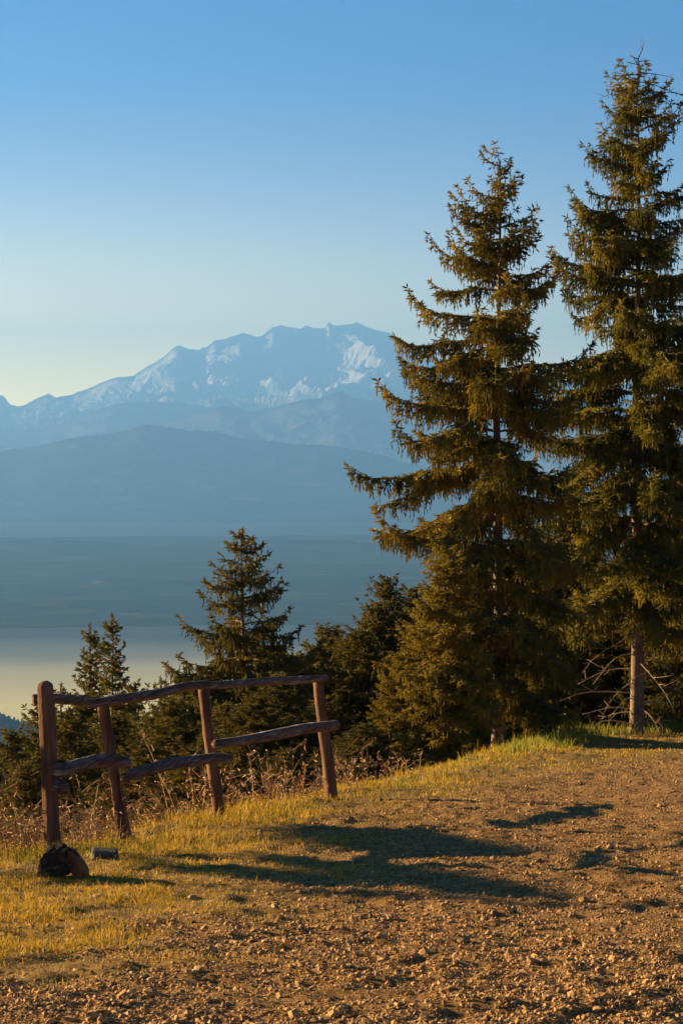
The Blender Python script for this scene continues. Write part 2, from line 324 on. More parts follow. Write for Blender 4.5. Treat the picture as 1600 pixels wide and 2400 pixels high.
# ------------------------------------------------------------------ spruce
def crown_arrays(r, H, prof, top, bot, whorl=.33, per=6, asym=None, twig=.11, tw=.021, sec=.12, hang=1.0, up0=.55, thin=1.0, cut=None, jit=1.0):
    """prof(depth below tip)->radius. returns twig arrays and branch tubes"""
    TP, TD, TL, TW = [], [], [], []; tubes = []
    def add(P, D, L, W):
        TP.append(P); TD.append(D); TL.append(L); TW.append(W)
    z = H - top; k = 0
    while z > bot:
        dep = H - z; Rm = float(prof(dep)); k += 1
        n = max(3, int(round(per * (1 if k % 2 else .7) * thin)))
        off = r.random() * 6.28
        for i in range(n):
            ph = off + i * 6.283 / n + r.normal() * .25
            L = Rm * (1.12 - .62 * r.random() ** 1.7)
            if r.random() < .12: L *= r.uniform(1.1, 1.22)
            if asym: L *= asym(ph, z)
            if L < .12: L = .12
            zb = z + r.normal() * .22
            fr = min(1, dep / (.55 * H))
            a0 = up0 * (1 - fr) ** 1.3 + .12 * fr + r.normal() * .15 * jit      # rise at the root
            kq = (.10 + .55 * fr) * (1 + .8 * jit * (r.random() - .5))            # droop
            upt = .28 + .12 * r.random()                              # upturned tip
            h = np.array((math.cos(ph), math.sin(ph), 0)); side = np.array((-h[1], h[0], 0))
            bend = r.normal() * .10
            def P(s):
                s = np.asarray(s, float)[..., None]
                return np.array((0, 0, zb)) + h * L * s * (1 - .08 * s) + side * bend * L * s * s + np.array((0, 0, 1.)) * L * (a0 * s - kq * s ** 2 + upt * s ** 5)
            ss = np.linspace(0, 1, 7)
            tubes.append((P(ss), np.linspace(.010 + .012 * L, .004, 7)))
            # secondary branchlets
            n2 = max(3, int(L / sec * 1.15))
            s = (.12 + .88 * (np.arange(n2) + r.random(n2) * .8) / n2) if L > .8 else (.05 + .95 * (np.arange(n2) + r.random(n2) * .8) / n2)
            s = np.repeat(np.clip(s, 0, 1), 2); sg = np.tile([1., -1.], n2)
            keep = r.random(len(s)) < .93; s = s[keep]; sg = sg[keep]
            p0 = P(s); T = P(np.minimum(s + .02, 1.02)) - P(s - .02); T /= np.linalg.norm(T, axis=1)[:, None]
            ls = (.07 + .33 * np.minimum(L, 2.0) * (1 - s) ** .8 * np.clip(s * 4, .35, 1)) * r.uniform(.6, 1.15, len(s))
            D = T * .62 + side * sg[:, None] * .75 + np.array((0, 0, -.12)) + r.normal(size=(len(s), 3)) * (.16, .16, .30)
            D /= np.linalg.norm(D, axis=1)[:, None]
            m = max(2, int(np.ceil(ls.max() / .06)) + 1)
            q = (np.arange(m) + .3) / m
            Rr, S = np.meshgrid(q, np.arange(len(s)))
            Rr = Rr.ravel(); S = S.ravel()
            kk = r.random(len(S)) < np.clip(ls[S] / (m * .05), .12, 1); Rr = Rr[kk]; S = S[kk]
            qp = p0[S] + D[S] * (ls[S] * Rr)[:, None] - np.array((0, 0, 1.)) * (.35 * ls[S] * Rr ** 2)[:, None]
            # tertiary twigs on both sides of the branchlet
            for sd in (1, -1):
                N = np.cross(D[S], (0, 0, 1.)); N /= np.linalg.norm(N, axis=1)[:, None] + 1e-6
                dd = D[S] * .75 + N * sd * .6 + np.array((0, 0, -.22 * hang)) + r.normal(size=(len(S), 3)) * .24
                dd /= np.linalg.norm(dd, axis=1)[:, None]
                add(qp, dd, twig * r.uniform(.55, 1.25, len(S)), tw * r.uniform(.7, 1.25, len(S)))
            # hanging strands
            if hang > 0:
                hs = r.random(len(S)) < .42 * hang * min(1, .25 + fr * 1.4)
                hp = qp[hs]; hl = r.uniform(.10, .20 + .20 * fr, hs.sum()) * hang
                for j in range(3):
                    dd = np.array((0, 0, -1.)) + r.normal(size=(len(hp), 3)) * .22
                    dd /= np.linalg.norm(dd, axis=1)[:, None]
                    ok = hl > j * .10
                    add(hp[ok], dd[ok], np.full(ok.sum(), .125), tw * .85 * r.uniform(.8, 1.2, ok.sum()))
                    hp = hp + dd * .095
            # star of shoots at the tip and tips of the branchlets
            e = P(np.array([1.0]))[0]; nt_ = 6
            dd = h * .7 + r.normal(size=(nt_, 3)) * .55 + np.array((0, 0, .25)); dd /= np.linalg.norm(dd, axis=1)[:, None]
            add(np.repeat(e[None], nt_, 0), dd, twig * r.uniform(.8, 1.4, nt_), np.full(nt_, tw))
            # needles on the limb itself
            n3 = int(L / .05); s3 = r.random(n3) ** .7
            dd = r.normal(size=(n3, 3)) * .5 + h * .5 + np.array((0, 0, .3)); dd /= np.linalg.norm(dd, axis=1)[:, None]
            add(P(s3), dd, twig * .7 * np.ones(n3), tw * .8 * np.ones(n3))
        z -= whorl * r.uniform(.75, 1.25) * (.6 + .4 * min(1, dep / 3))
    # leader
    n4 = int(top / .012) + 24
    zz = H - top + np.linspace(-.2, top, n4)
    dd = r.normal(size=(n4, 3)) * .7 + np.array((0, 0, .8)); dd /= np.linalg.norm(dd, axis=1)[:, None]
    add(np.stack([0 * zz, 0 * zz, zz], 1), dd, twig * .7 * np.ones(n4), tw * .7 * np.ones(n4))
    return np.concatenate(TP), np.concatenate(TD), np.concatenate(TL), np.concatenate(TW), tubes
def twig_mesh(name, r, Pp, D, L, W, mat):
    n = len(Pp)
    a = r.normal(size=(n, 3)); U = np.cross(D, a); U /= np.linalg.norm(U, axis=1)[:, None] + 1e-6
    V2 = np.cross(D, U)
    mid = Pp + D * (L * .38)[:, None]; tip = Pp + D * L[:, None]
    w = W[:, None]
    V = np.stack([Pp, mid + U * w, tip, mid - U * w, Pp, mid + V2 * w, tip, mid - V2 * w], 1).reshape(-1, 3)
    b = np.arange(n)[:, None] * 8
    Fq = np.concatenate([b + np.array([[0, 1, 2, 3]]), b + np.array([[4, 5, 6, 7]])])
    return mesh_np(name, V, [Fq], mat)
def spruce_parts(seed, H, prof, top, bot, mat, tr=.012, lean=None, stub=0, **kw):
    r = np.random.default_rng(seed)
    A = crown_arrays(r, H, prof, top, bot, **kw)
    cm = twig_mesh('crown', r, *A[:4], mat)
    tb = TB(); zz = np.linspace(-1.0, H + (.35 if stub else -.02), 26)
    rad = np.maximum(tr * (H - zz) + .006, .007 if H > 12.5 or H < 9 else .015); rad[:2] *= 1.25
    tb.tube(np.stack([.03 * np.sin(zz * .7), .03 * np.cos(zz * .5), zz], 1), rad, 9, jitter=.08, seed=seed)
    for P_, r_ in A[4]: tb.tube(P_, r_, 4, cap=False)
    tm = tb.mesh('trunk', M['bark'])
    return tm, cm
def prof_of(pts):
    a = np.array(pts); return lambda d: np.interp(d, a[:, 0], a[:, 1])
def place_tree(name, parts, loc, sxy=1, sz=1, rot=0, **props):
    e = bpy.data.objects.new(name, None); C.objects.link(e); e.empty_display_size = .5
    e.location = loc; e.scale = (sxy, sxy, sz); e.rotation_euler = (0, 0, rot)
    for k, v in props.items(): e[k] = v
    obj('trunk', parts[0], e); obj('crown', parts[1], e)
    return e

# two tall spruces at the right
yA = 50.; tA = at(1158, 376, yA); bA = at(1166, 1815, yA); HA = tA[2] - bA[2]
profA = prof_of([(0, .06), (.25, .22), (.45, .40), (.9, .60), (1.6, .95), (2.1, 1.2), (2.75, 1.55), (3.9, 1.95), (5.3, 2.15), (6.5, 2.25), (8.7, 2.2), (10.5, 1.7), (12.2, 1.1)])
def asA(ph, z):
    c = -math.cos(ph)            # +1 towards the left of the photo
    k = 1 + .14 * c
    return k
partsA = spruce_parts(11, HA, profA, .28, 1.4, M['needles'], tr=.0125, asym=asA, per=5.5, whorl=.35, hang=1.05, twig=.12, tw=.0165, sec=.088)
eA = place_tree('spruce_tree', partsA, (bA[0], yA, bA[2]), label='tall golden-lit spruce left of the tallest tree, its full top sharp against the sky', category='spruce')
yB = 55.; tB = at(1490, 175, yB); bB = at(1490, 1735, yB); HB = tB[2] - bB[2]
profB = prof_of([(0, .25), (.4, .65), (.9, .95), (2, 1.1), (3.3, 1.45), (4.6, 1.85), (5.6, 2.25), (7, 2.6), (9, 2.8), (11, 2.75), (13, 1.9)])
partsB = spruce_parts(23, HB, profB, .05, 2.7, M['needles_olive'], tr=.0105, per=5.5, whorl=.36, hang=1.3, up0=.45, stub=1, twig=.12, tw=.016, sec=.09)
eB = place_tree('spruce_tree', partsB, (bB[0], yB, bB[2]), label='tallest spruce, with a bare dead tip, a clean lower trunk and dead branches', category='spruce')
# dead leader and dead twigs at the tip
rd_ = np.random.default_rng(5)
def dead_branch(p, ph, L, a0, k, parent, r0=.02, twigs=5, mat=M['dead']):
    tb = TB(); h = np.array((math.cos(ph), math.sin(ph), 0)); s = np.linspace(0, 1, 8)[:, None]
    wob = rd_.normal(size=3) * .06 * L
    P = p + h * L * s + np.array((0, 0, 1.)) * L * (a0 * s + k * s * s) + wob * np.sin(s * 5)
    tb.tube(P, np.linspace(r0, r0 * .25, 8), 5)
    for _ in range(twigs):
        i = rd_.integers(2, 7); d = h * .6 + rd_.normal(size=3) * .5; l = L * rd_.uniform(.12, .32)
        q = np.linspace(0, 1, 4)[:, None]
        tb.tube(P[i] + d * l * q + np.array((0, 0, .15)) * l * q * q, np.linspace(r0 * .45, r0 * .15, 4), 4)
    return obj('dead_branch', tb.mesh('dead_branch', mat), parent)
tb = TB(); tb.tube([(0, 0, HB - .1), (.02, 0, HB + .2), (.0, 0, HB + .34), (.09, 0, HB + .55), (.13, 0, HB + .72)], [.022, .018, .014, .010, .005], 5)
tb.tube([(.0, 0, HB + .2), (-.12, .05, HB + .4), (-.2, .1, HB + .52)], [.012, .008, .004], 4); tb.tube([(.09, 0, HB + .52), (.04, .0, HB + .66), (.07, 0, HB + .78)], [.008, .006, .004], 4)
obj('dead_tip', tb.mesh('dead_tip', M['bark']), eB)
for z_, ph, L, a0 in ((HB + .05, .15, .75, .0), (HB + .02, 3.0, .6, .12), (HB - .15, .1, .95, -.15), (HB - .3, 3.3, .85, -.1), (HB - .35, -.3, 1.3, .0), (HB + .28, .4, .3, .3), (HB + .2, 3.6, .28, .3), (HB+.33, 2.8, .2, .6)):
    dead_branch(np.array((0, 0, z_)), ph, L, a0, -.15, eB, .012, 7, M['bark'])
for (v, ph, L, a0, k) in ((1500, .2, 1.2, .25, -.45), (1520, -.5, 1.3, -.3, -.5), (1535, 3.3, 1.0, .1, -.7), (1570, 2.9, 1.3, .1, -.35), (1600, 3.6, .8, -.1, -.55), (1610, .1, 1.0, .05, -.1), (1625, 3.3, 1.9, .22, -.32), (1640, -.4, .9, .05, -.2), (1640, 3.9, .9, .1, -.4),
                          (1665, 3.1, 1.2, .15, -.2), (1660, -.9, 1.0, -.2, -.6), (1670, 2.7, .8, .12, -.35), (1688, .3, .9, .05, -.2), (1700, 3.4, 1.5, .1, -.15), (1545, -1.0, 1.3, -.35, -.5), (1480, 3.6, 1.3, -.1, -.6), (1695, 4.0, .8, .2, -.3)):
    dead_branch(np.array((0, 0, at(1490, v, yB)[2] - bB[2])), ph, L, a0, k, eB, .017, 4)
for (v, ph, L, a0, k) in ((1110, 3.25, 2.9, .12, -.02), (1130, 3.3, 2.6, .1, -.02)):
    pass

# kinds for the trees further down the slope: open conical, dense, slim young
HK = 12.
kind_open = spruce_parts(41, HK, prof_of([(0, .05), (.5, .28), (1.2, .55), (2, .85), (2.9, 1.35), (4, 1.6), (7, 2.2), (11, 2.4)]), .25, 1.0, M['needles_far'], per=5, whorl=.33, sec=.11, twig=.12, tw=.019, hang=1.2, jit=.4, up0=.42, tr=.011)
kind_dense = spruce_parts(42, HK, prof_of([(0, .12), (.4, .36), (1, .68), (2, 1.1), (3.5, 1.65), (6, 2.2), (11, 2.7)]), .12, .5, M['needles_far'], per=7.5, whorl=.27, sec=.12, twig=.13, tw=.022, hang=1.0, jit=.6)
kind_slim = spruce_parts(43, HK, prof_of([(0, .05), (.6, .20), (1.2, .34), (2, .48), (3.5, .8), (6, 1.4), (11, 1.9)]), .45, .6, M['needles_far'], per=5, whorl=.28, sec=.12, hang=.5, up0=.75)
kind_gold = spruce_parts(44, 8., prof_of([(0, .08), (.5, .35), (1.2, .62), (2.2, .9), (4, 1.25), (7.5, 1.4)]), .2, .15, M['needles_sunlit'], per=8, whorl=.22, sec=.11, twig=.11, tw=.022, hang=.7)
def tree(kind, u, v, y, label, H=None, wide=1.0, group='spruces on the slope below the fence', base=HK, rot=None):
    t = at(u, v, y); g = float(gz(t[0], t[1]))
    h = t[2] - g
    s = h / base
    sxy = wide * (.5 + .5 * s)
    return place_tree('spruce_tree', kind, (t[0], t[1], g), sxy, s, rot if rot is not None else random.random() * 6.28, label=label, category='spruce', group=group)
G = 'spruces on the slope below the fence'
for (u, v, y, w, lab) in ((655, 1590, 56, 1.2, 'thick shaded spruce right of the open conical one, above the rail'), (600, 1640, 52, 1.2, 'shaded spruce seen through the fence between the third and last post'),
        (700, 1620, 60, 1.1, 'bushy spruce left of the last fence post'), (265, 1690, 54, 1.2, 'shaded spruce seen just right of the second fence post'), (405, 1650, 56, 1.1, 'bushy spruce between second and third post, nearest the third'),
        (530, 1660, 58, 1.2, 'shaded spruce just right of the third fence post'), (165, 1700, 52, 1.1, 'shaded spruce seen right of the rounded post under the top rail'), (340, 1750, 48, 1.2, 'lowest shaded spruce between second and third post'),
        (745, 1528, 63, 1.3, 'shaded spruce rising just behind the last fence post'), (812, 1512, 64, 1.2, 'shaded spruce a little right of the last fence post'), (690, 1552, 62, 1.2, 'shaded spruce a little left of the last fence post'), (452, 1632, 60, 1.2, 'shaded spruce peeping over the rail just left of the third post')):
    t = at(u, v, y); g = float(gz(t[0], t[1])); h = t[2] - g
    place_tree('spruce_tree', kind_dense, (t[0], t[1], g), w * (.5 + h / 24), h / HK, random.random() * 6.28, label=lab, category='spruce', group=G)
tree(kind_open, 570, 1240, 60, 'open conical spruce rising alone above the middle of the fence top rail', wide=1.25)
tree(kind_slim, 262, 1438, 64, 'slim twin-like young spruce, the taller right one of the pair above the left rail')
tree(kind_slim, 211, 1463, 66, 'slim young spruce, the slightly lower left one of the pair above the left rail')
tree(kind_slim, 145, 1602, 62, 'short spruce tip showing just right of the rounded fence post', wide=1.3)
tree(kind_dense, 102, 1668, 58, 'dark spruce with side branches showing left of the rounded fence post')
tree(kind_dense, 22, 1728, 55, 'broad dense spruce at the left border of the photo', wide=1.1)
tree(kind_dense, -70, 1700, 60, 'dense spruce cut by the left border of the photo')
tree(kind_dense, 60, 1800, 50, 'low dense spruce below and left of the rounded fence post')
tree(kind_slim, 376, 1587, 88, 'small far spruce tip peeping over the top rail between second and third post')
tree(kind_dense, 308, 1622, 80, 'dark round-topped spruce just right of the second fence post')
tree(kind_dense, 425, 1622, 78, 'spruce left of the third fence post, its tip touching the top rail')
tree(kind_dense, 350, 1690, 62, 'dark spruce filling the gap between the second and third post')
tree(kind_dense, 200, 1640, 58, 'bushy spruce seen between the first and second fence post')
tree(kind_dense, 640, 1530, 72, 'dense spruce behind the right flank of the open conical one', wide=1.1)
tree(kind_dense, 500, 1600, 70, 'dense spruce behind the left flank of the open conical one')
tree(kind_slim, 722, 1545, 70, 'little spruce tip between the open conical spruce and the fence end')
tree(kind_dense, 770, 1482, 66, 'pointed narrow spruce above the right end of the fence', wide=1.3)
tree(kind_slim, 812, 1500, 84, 'far greyish spruce tip between two denser ones right of the fence end')
tree(kind_dense, 846, 1488, 62, 'dense spruce just right of the fence end with a ragged top', wide=1.3)
tree(kind_dense, 880, 1435, 68, 'dark spruce on the left shoulder of the highest slope spruce')
tree(kind_dense, 908, 1368, 68, 'highest dark spruce on the slope left of the golden-lit tree')
tree(kind_dense, 966, 1392, 70, 'dark spruce right of the highest one on the slope, under the golden tree')
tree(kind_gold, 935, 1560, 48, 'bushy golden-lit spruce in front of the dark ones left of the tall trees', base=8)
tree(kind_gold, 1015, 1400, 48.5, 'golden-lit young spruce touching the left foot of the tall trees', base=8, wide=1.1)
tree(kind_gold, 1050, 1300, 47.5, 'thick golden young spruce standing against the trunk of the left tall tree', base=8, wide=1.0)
tree(kind_dense, 680, 1760, 44, 'low shaded spruce below the rail between third and fourth post')
tree(kind_dense, 860, 1700, 46, 'low shaded spruce right of the last fence post')
tree(kind_dense, 570, 1730, 48, 'low shaded spruce behind the third fence post')
tree(kind_dense, 450, 1760, 44, 'low shaded spruce below the rail between second and third post')
tree(kind_dense, 760, 1640, 52, 'shaded spruce behind the last fence post')
GB = 'dark forest spruces behind the two tall ones'
for (u, v, y, w, lab) in ((1230, 1230, 66, 1.2, 'dark spruce filling the gap between the two tall spruces'),
        (1340, 1180, 72, 1.2, 'dark spruce behind the left branches of the tallest spruce'),
        (1420, 1330, 64, 1.2, 'dark spruce directly behind the bare trunk, on its left'),
        (1560, 1290, 68, 1.3, 'dark spruce directly behind the bare trunk, on its right'),
        (1120, 1400, 62, 1.2, 'dark spruce behind the foot of the golden-lit tree'),
        (1290, 1440, 60, 1.2, 'low dark spruce in the hollow between the two trunks'),
        (1660, 1200, 62, 1.2, 'dark spruce behind the right border branches'),
        (1500, 1480, 75, 1.3, 'farthest dark spruce behind the bare trunk'),
        (1250, 1520, 74, 1.3, 'farthest dark spruce seen between the two tall trunks')):
    tree(kind_dense, u, v, y, lab, wide=w, group=GB)
tree(kind_open, 1700, 470, 58, 'large spruce mostly beyond the right border, its branches reaching in', wide=1.15, group=GB)
# trees beyond the left border whose tops throw their shadow across the path
SUN_AZ, SUN_EL = R(-65), R(12.5)
sdir = np.array((math.sin(SUN_AZ) * math.cos(SUN_EL), math.cos(SUN_AZ) * math.cos(SUN_EL), math.sin(SUN_EL)))
def shadow_tree(kind, u, v, dist, label):
    q = on_plane(u, v); p = np.array((q[0], q[1], -CZ - SL * q[1])) + sdir * dist
    g = float(gz(p[0], p[1])); s = (p[2] - g) / HK; wd = .8
    place_tree('spruce_tree', kind, (p[0], p[1], g), wd * (.5 + .5 * s), s, 1.0, label=label, category='spruce', group='spruces beyond the left border')
shadow_tree(kind_slim, 1560, 2112, 22, 'slim spruce on the slope beyond the left border')
# unseen tree added past the left border: bare stem, limbs shaped to shade path
def shadow_caster():
    r = np.random.default_rng(3); dist = 8.0
    def lift(u, v):
        q = on_plane(u, v); return np.array((q[0], q[1], -CZ - SL * q[1])) + sdir * dist
    segs = [(lift(800, 1935), lift(1030, 1995), .165), (lift(690, 2003), lift(1170, 2086), .10), (lift(470, 2022), lift(720, 2062), .10)]
    base = (segs[0][0] + segs[1][0]) / 2; base[0] -= .3; g = float(gz(base[0], base[1]))
    root = bpy.data.objects.new('shadow_caster_tree', None); C.objects.link(root); root.location = (base[0], base[1], g)
    root['label'] = 'unseen tree added beyond the left border to shade the path'; root['category'] = 'shadow_caster'
    b0 = np.array((base[0], base[1], g)); tb = TB(); top = base - b0
    fork = top * .8; tb.tube([(0, 0, -.5), fork * .5 + (.1, 0, 0), fork], [.09, .07, .055], 8)
    TP = []; TD = []
    for a, b, w in segs:
        a = a - b0; b = b - b0; tb.tube([fork, a * .6 + fork * .4, a, b], [.05, .035, .02, .008], 5)
        L = np.linalg.norm(b - a); n = int(3600 * L * (w / .15)); t = r.random(n)
        o_ = r.normal(size=(n, 3)) * w * .62 * np.sqrt(np.sin(np.clip(t, .03, .97) * math.pi))[:, None]
        TP.append(a + (b - a) * t[:, None] + o_); d = r.normal(size=(n, 3)); TD.append(d / np.linalg.norm(d, axis=1)[:, None])
    TP = np.concatenate(TP); TD = np.concatenate(TD); n = len(TP)
    obj('trunk', tb.mesh('trunk', M['bark']), root)
    obj('crown', twig_mesh('crown', r, TP, TD, np.full(n, .09), np.full(n, .014), M['needles']), root)
shadow_caster()

# ------------------------------------------------------------------ fence
fence = bpy.data.objects.new('wooden_fence', None); C.objects.link(fence)
fence['label'] = 'rustic weathered log fence with four leaning posts and uneven rails'; fence['category'] = 'fence'
f0 = on_plane(115, 1990); fence.location = (f0[0], f0[1], float(gz(*f0)))
bpy.context.view_layer.update(); FI = np.array(fence.location)
def ground_row(u, v): return on_plane(u, v)
def log(name, P, Rd, mat, k=14, n=24, seed=0, jit=.10, wob=.008, label=None, tipround=False):
    P = np.array(P, float) - FI; Rd = np.array(Rd, float)
    t = np.linspace(0, 1, len(P)); tt = np.linspace(0, 1, n)
    # smooth the polyline
    Q = np.stack([np.interp(tt, t, P[:, i]) for i in range(3)], 1); r_ = np.interp(tt, t, Rd)
    for _ in range(2): Q[1:-1] = (Q[:-2] + 2 * Q[1:-1] + Q[2:]) / 4
    rg = np.random.default_rng(seed)
    ph = rg.random(6) * 6.28
    for a in range(3): Q[:, a] += wob * (np.sin(tt * 7 + ph[a]) + .3 * np.sin(tt * 19 + ph[a + 3]))
    r_ = r_ * (1 + .04 * np.sin(tt * 6 + ph[0]) + .02 * np.sin(tt * 19 + ph[1]))
    if tipround:
        s = np.clip((1 - tt) * np.linalg.norm(P[-1] - P[0]) / (Rd[-1] * .9), 0, 1); r_ = r_ * (.35 + .65 * np.sqrt(1 - (1 - s) ** 2))
    tb = TB(); tb.tube(Q, r_, k, jitter=jit, seed=seed)
    o = obj(name, tb.mesh(name, mat), fence)
    if label: o['label'] = label
    return o
yp = [18.4, 20.2, 22.8, 26.6]
def col(u0, v0, u1, v1, y, r0, r1):
    a = at(u0, v0, y); b = at(u1, v1, y); return [b, a], [r1, r0]
pxm = lambda y: y / F
P_, R_ = col(107, 1597, 126, 2012, yp[0], 19 * pxm(yp[0]), 20.5 * pxm(yp[0]))
post1 = log('post', P_, R_, M['post'], 26, 60, 1, .15, .003, 'thick split post with a rounded head', True)
P_, R_ = col(240, 1652, 298, 1985, yp[1], 13.5 * pxm(yp[1]), 15 * pxm(yp[1])); log('post', P_, R_, M['post'], 14, 30, 2, .14, .003)
P_, R_ = col(477, 1612, 518, 1940, yp[2], 13 * pxm(yp[2]), 14.5 * pxm(yp[2])); log('post', P_, R_, M['post'], 14, 30, 3, .14, .003)
P_, R_ = col(745, 1597, 780, 1890, yp[3], 12 * pxm(yp[3]), 13.5 * pxm(yp[3])); log('post', P_, R_, M['post'], 14, 30, 4, .14, .003)
def rail(pts, seed, label=None, jit=.12):
    P = [at(u, v, y) for u, v, y, w in pts]; Rd = [.92 * w * y / F for u, v, y, w in pts]
    log('rail', P, Rd, M['rail'], 12, 34, seed, jit, .002, label)
rail([(78, 1640, 18.62, 14), (100, 1636, 18.65, 13), (170, 1640, 19.4, 13), (215, 1649, 19.9, 12), (250, 1643, 20.1, 11)], 11, 'left top rail with a bluish weathered top')
rail([(240, 1645, 20.2, 11), (300, 1636, 20.7, 13), (370, 1625, 21.4, 13), (430, 1609, 22.2, 11), (486, 1604, 22.7, 11)], 12)
rail([(478, 1607, 22.8, 10), (540, 1604, 23.6, 10), (640, 1597, 24.9, 10.5), (710, 1593, 26., 10), (763, 1589, 26.7, 9)], 13)
rail([(137, 1806, 18.2, 18), (175, 1797, 18.7, 17), (215, 1786, 19.3, 16), (262, 1781, 19.85, 16), (300, 1788, 20.0, 14)], 14, 'thick pale rail with a bluish top')
rail([(292, 1822, 19.9, 13), (330, 1808, 20.4, 15), (385, 1793, 21.1, 15), (450, 1783, 22.0, 14), (505, 1777, 22.5, 13), (540, 1776, 22.7, 10)], 15)
rail([(506, 1744, 22.6, 12), (570, 1736, 23.4, 13), (640, 1722, 24.3, 14), (720, 1706, 25.6, 13), (787, 1700, 26.4, 13)], 16)
# broken rail stub behind the first post
a = at(128, 1842, 18.45); b = at(150, 1846, 18.3)
log('rail_stub', [a, (a + b) / 2, b], [22 * pxm(18.5), 20 * pxm(18.5), 17 * pxm(18.5)], M['rail'], 12, 8, 17, .1, .001)

# ------------------------------------------------------------------ debris by the first post
def rock_mesh(name, seed, size, mat, sub=3, ang=.35):
    import bmesh
    bm = bmesh.new(); bmesh.ops.create_icosphere(bm, subdivisions=sub, radius=1)
    rg = np.random.default_rng(seed); n = rg.normal(size=(11, 3)); n /= np.linalg.norm(n, axis=1)[:, None]; d = rg.uniform(.55, .95, 11)
    for v in bm.verts:
        c = np.array(v.co); m = 1.0
        for nn, dd in zip(n, d):
            q = c @ nn
            if q > dd: m = min(m, dd / q)
        c = c * m; f = 1 + ang * .25 * float(vn(c[0] * 2.5 + 9, c[1] * 2.5 + c[2] * 3.1, seed)) + .08 * float(vn(c[0] * 9, c[1] * 9 + c[2] * 7, seed + 3))
        v.co = Vector(c * f * np.array(size))
    me = bpy.data.meshes.new(name); bm.to_mesh(me); bm.free(); me.materials.append(mat)
    return me
M['chunk'] = noise_mat('rotten_wood', 22, [(.3, (.04, .022, .016)), (.52, (.09, .05, .032)), (.62, (.18, .11, .065)), (.68, (.50, .34, .18))], 1, 55, bdist=.03, stretch=(1, 1, 2))
M['redwood'] = noise_mat('sawn_face', 10, [(.3, (.16, .04, .018)), (.7, (.42, .14, .05))], .6, 50, bdist=.01)
M['slate'] = noise_mat('slate', 10, [(.3, (.06, .055, .05)), (.7, (.15, .13, .11))], .6, 40)
def on_ground(u, v):
    # follow the real ground, not the plane
    lo, hi = 3., 120.
    y = np.linspace(6, 90, 4000); P = np.array([at(u, v, q) for q in y[::8]])
    below = P[:, 2] <= gz(P[:, 0], P[:, 1])
    i = int(np.argmax(below)) if below.any() else len(P) - 1
    return P[i]
import bmesh
def wood_chunk():
    q0 = on_plane(140, 2052); y = q0[1]; root = bpy.data.objects.new('wood_chunk', None); C.objects.link(root)
    p = at(140, 2052, y); g = float(gz(p[0], p[1])); root.location = (p[0], p[1], g)
    root['label'] = 'dark crumbling wooden stump chunk at the foot of the rounded post'; root['category'] = 'wood chunk'
    m = y / F
    # wedge-like slab leaning: profile in the photo plane, given thickness along y
    prof = np.array([(-52, 6), (-46, 22), (-34, 50), (-22, 62), (0, 66), (22, 66), (30, 52), (22, 22), (2, 8), (-20, 2), (-36, -2)], float) * m * 1.22
    bm = bmesh.new(); n = len(prof); lay = 7; rings = []
    for k in range(lay):
        t = k / (lay - 1); s = 1 - .35 * abs(t - .4)
        ring = [bm.verts.new(((x * s + .006 * math.sin(i * 3 + k)), (t - .4) * .30, max(z * s, -.03) + .008 * math.sin(i * 5 + k * 2))) for i, (x, z) in enumerate(prof)]
        rings.append(ring)
    for k in range(lay - 1):
        for i in range(n): bm.faces.new((rings[k][i], rings[k][(i + 1) % n], rings[k + 1][(i + 1) % n], rings[k + 1][i]))
    bm.faces.new(rings[0][::-1]); bm.faces.new(rings[-1])
    bmesh.ops.triangulate(bm, faces=bm.faces); bmesh.ops.subdivide_edges(bm, edges=bm.edges, cuts=2, use_grid_fill=True)
    for v in bm.verts: v.co += Vector((vn(v.co.y * 40, v.co.z * 40, 1), vn(v.co.x * 40, v.co.z * 40, 2), vn(v.co.x * 40, v.co.y * 40, 3))) * .028 + Vector((vn(v.co.y * 12, v.co.z * 12, 7), 0, vn(v.co.x * 12, v.co.y * 12, 8))) * .05
    me = bpy.data.meshes.new('bark_piece'); bm.to_mesh(me); bm.free(); me.materials.append(M['chunk']); obj('bark_piece', me, root)
    bm = bmesh.new()
    q = [(22, 70), (34, 66), (62, 26), (66, 2), (44, -4), (28, 26)]
    r0 = [bm.verts.new((a * m, -.10, b * m)) for a, b in q]; r1 = [bm.verts.new((a * m * 1.02, .08, b * m)) for a, b in q]
    for i in range(6): bm.faces.new((r0[i], r0[(i + 1) % 6], r1[(i + 1) % 6], r1[i]))
    bm.faces.new(r0[::-1]); bm.faces.new(r1); bmesh.ops.triangulate(bm, faces=bm.faces); bmesh.ops.subdivide_edges(bm, edges=bm.edges, cuts=2, use_grid_fill=True)
    for v in bm.verts: v.co += Vector((vn(v.co.y * 40, v.co.z * 40, 4), vn(v.co.x * 40, v.co.z * 40, 5), vn(v.co.x * 40, v.co.y * 40, 6))) * .012
    bmesh.ops.recalc_face_normals(bm, faces=bm.faces)
    me = bpy.data.meshes.new('broken_face'); bm.to_mesh(me); bm.free(); me.materials.append(M['redwood']); obj('broken_face', me, root, label='reddish broken face')
wood_chunk()
q1 = on_plane(245, 2012); m1 = q1[1] / F
bm = bmesh.new(); bmesh.ops.create_cube(bm, size=1)
bmesh.ops.bevel(bm, geom=bm.edges[:], offset=.07, segments=1, affect='EDGES'); bmesh.ops.triangulate(bm, faces=bm.faces); bmesh.ops.subdivide_edges(bm, edges=bm.edges, cuts=2, use_grid_fill=True)
for v in bm.verts:
    v.co.x *= 1 - .12 * v.co.z; v.co += Vector((vn(v.co.y * 5, v.co.z * 5, 1), vn(v.co.x * 5, v.co.z * 5, 2), vn(v.co.x * 5, v.co.y * 5, 3))) * .12
    v.co = Vector((v.co.x * 62 * m1, v.co.y * .16, v.co.z * 26 * m1))
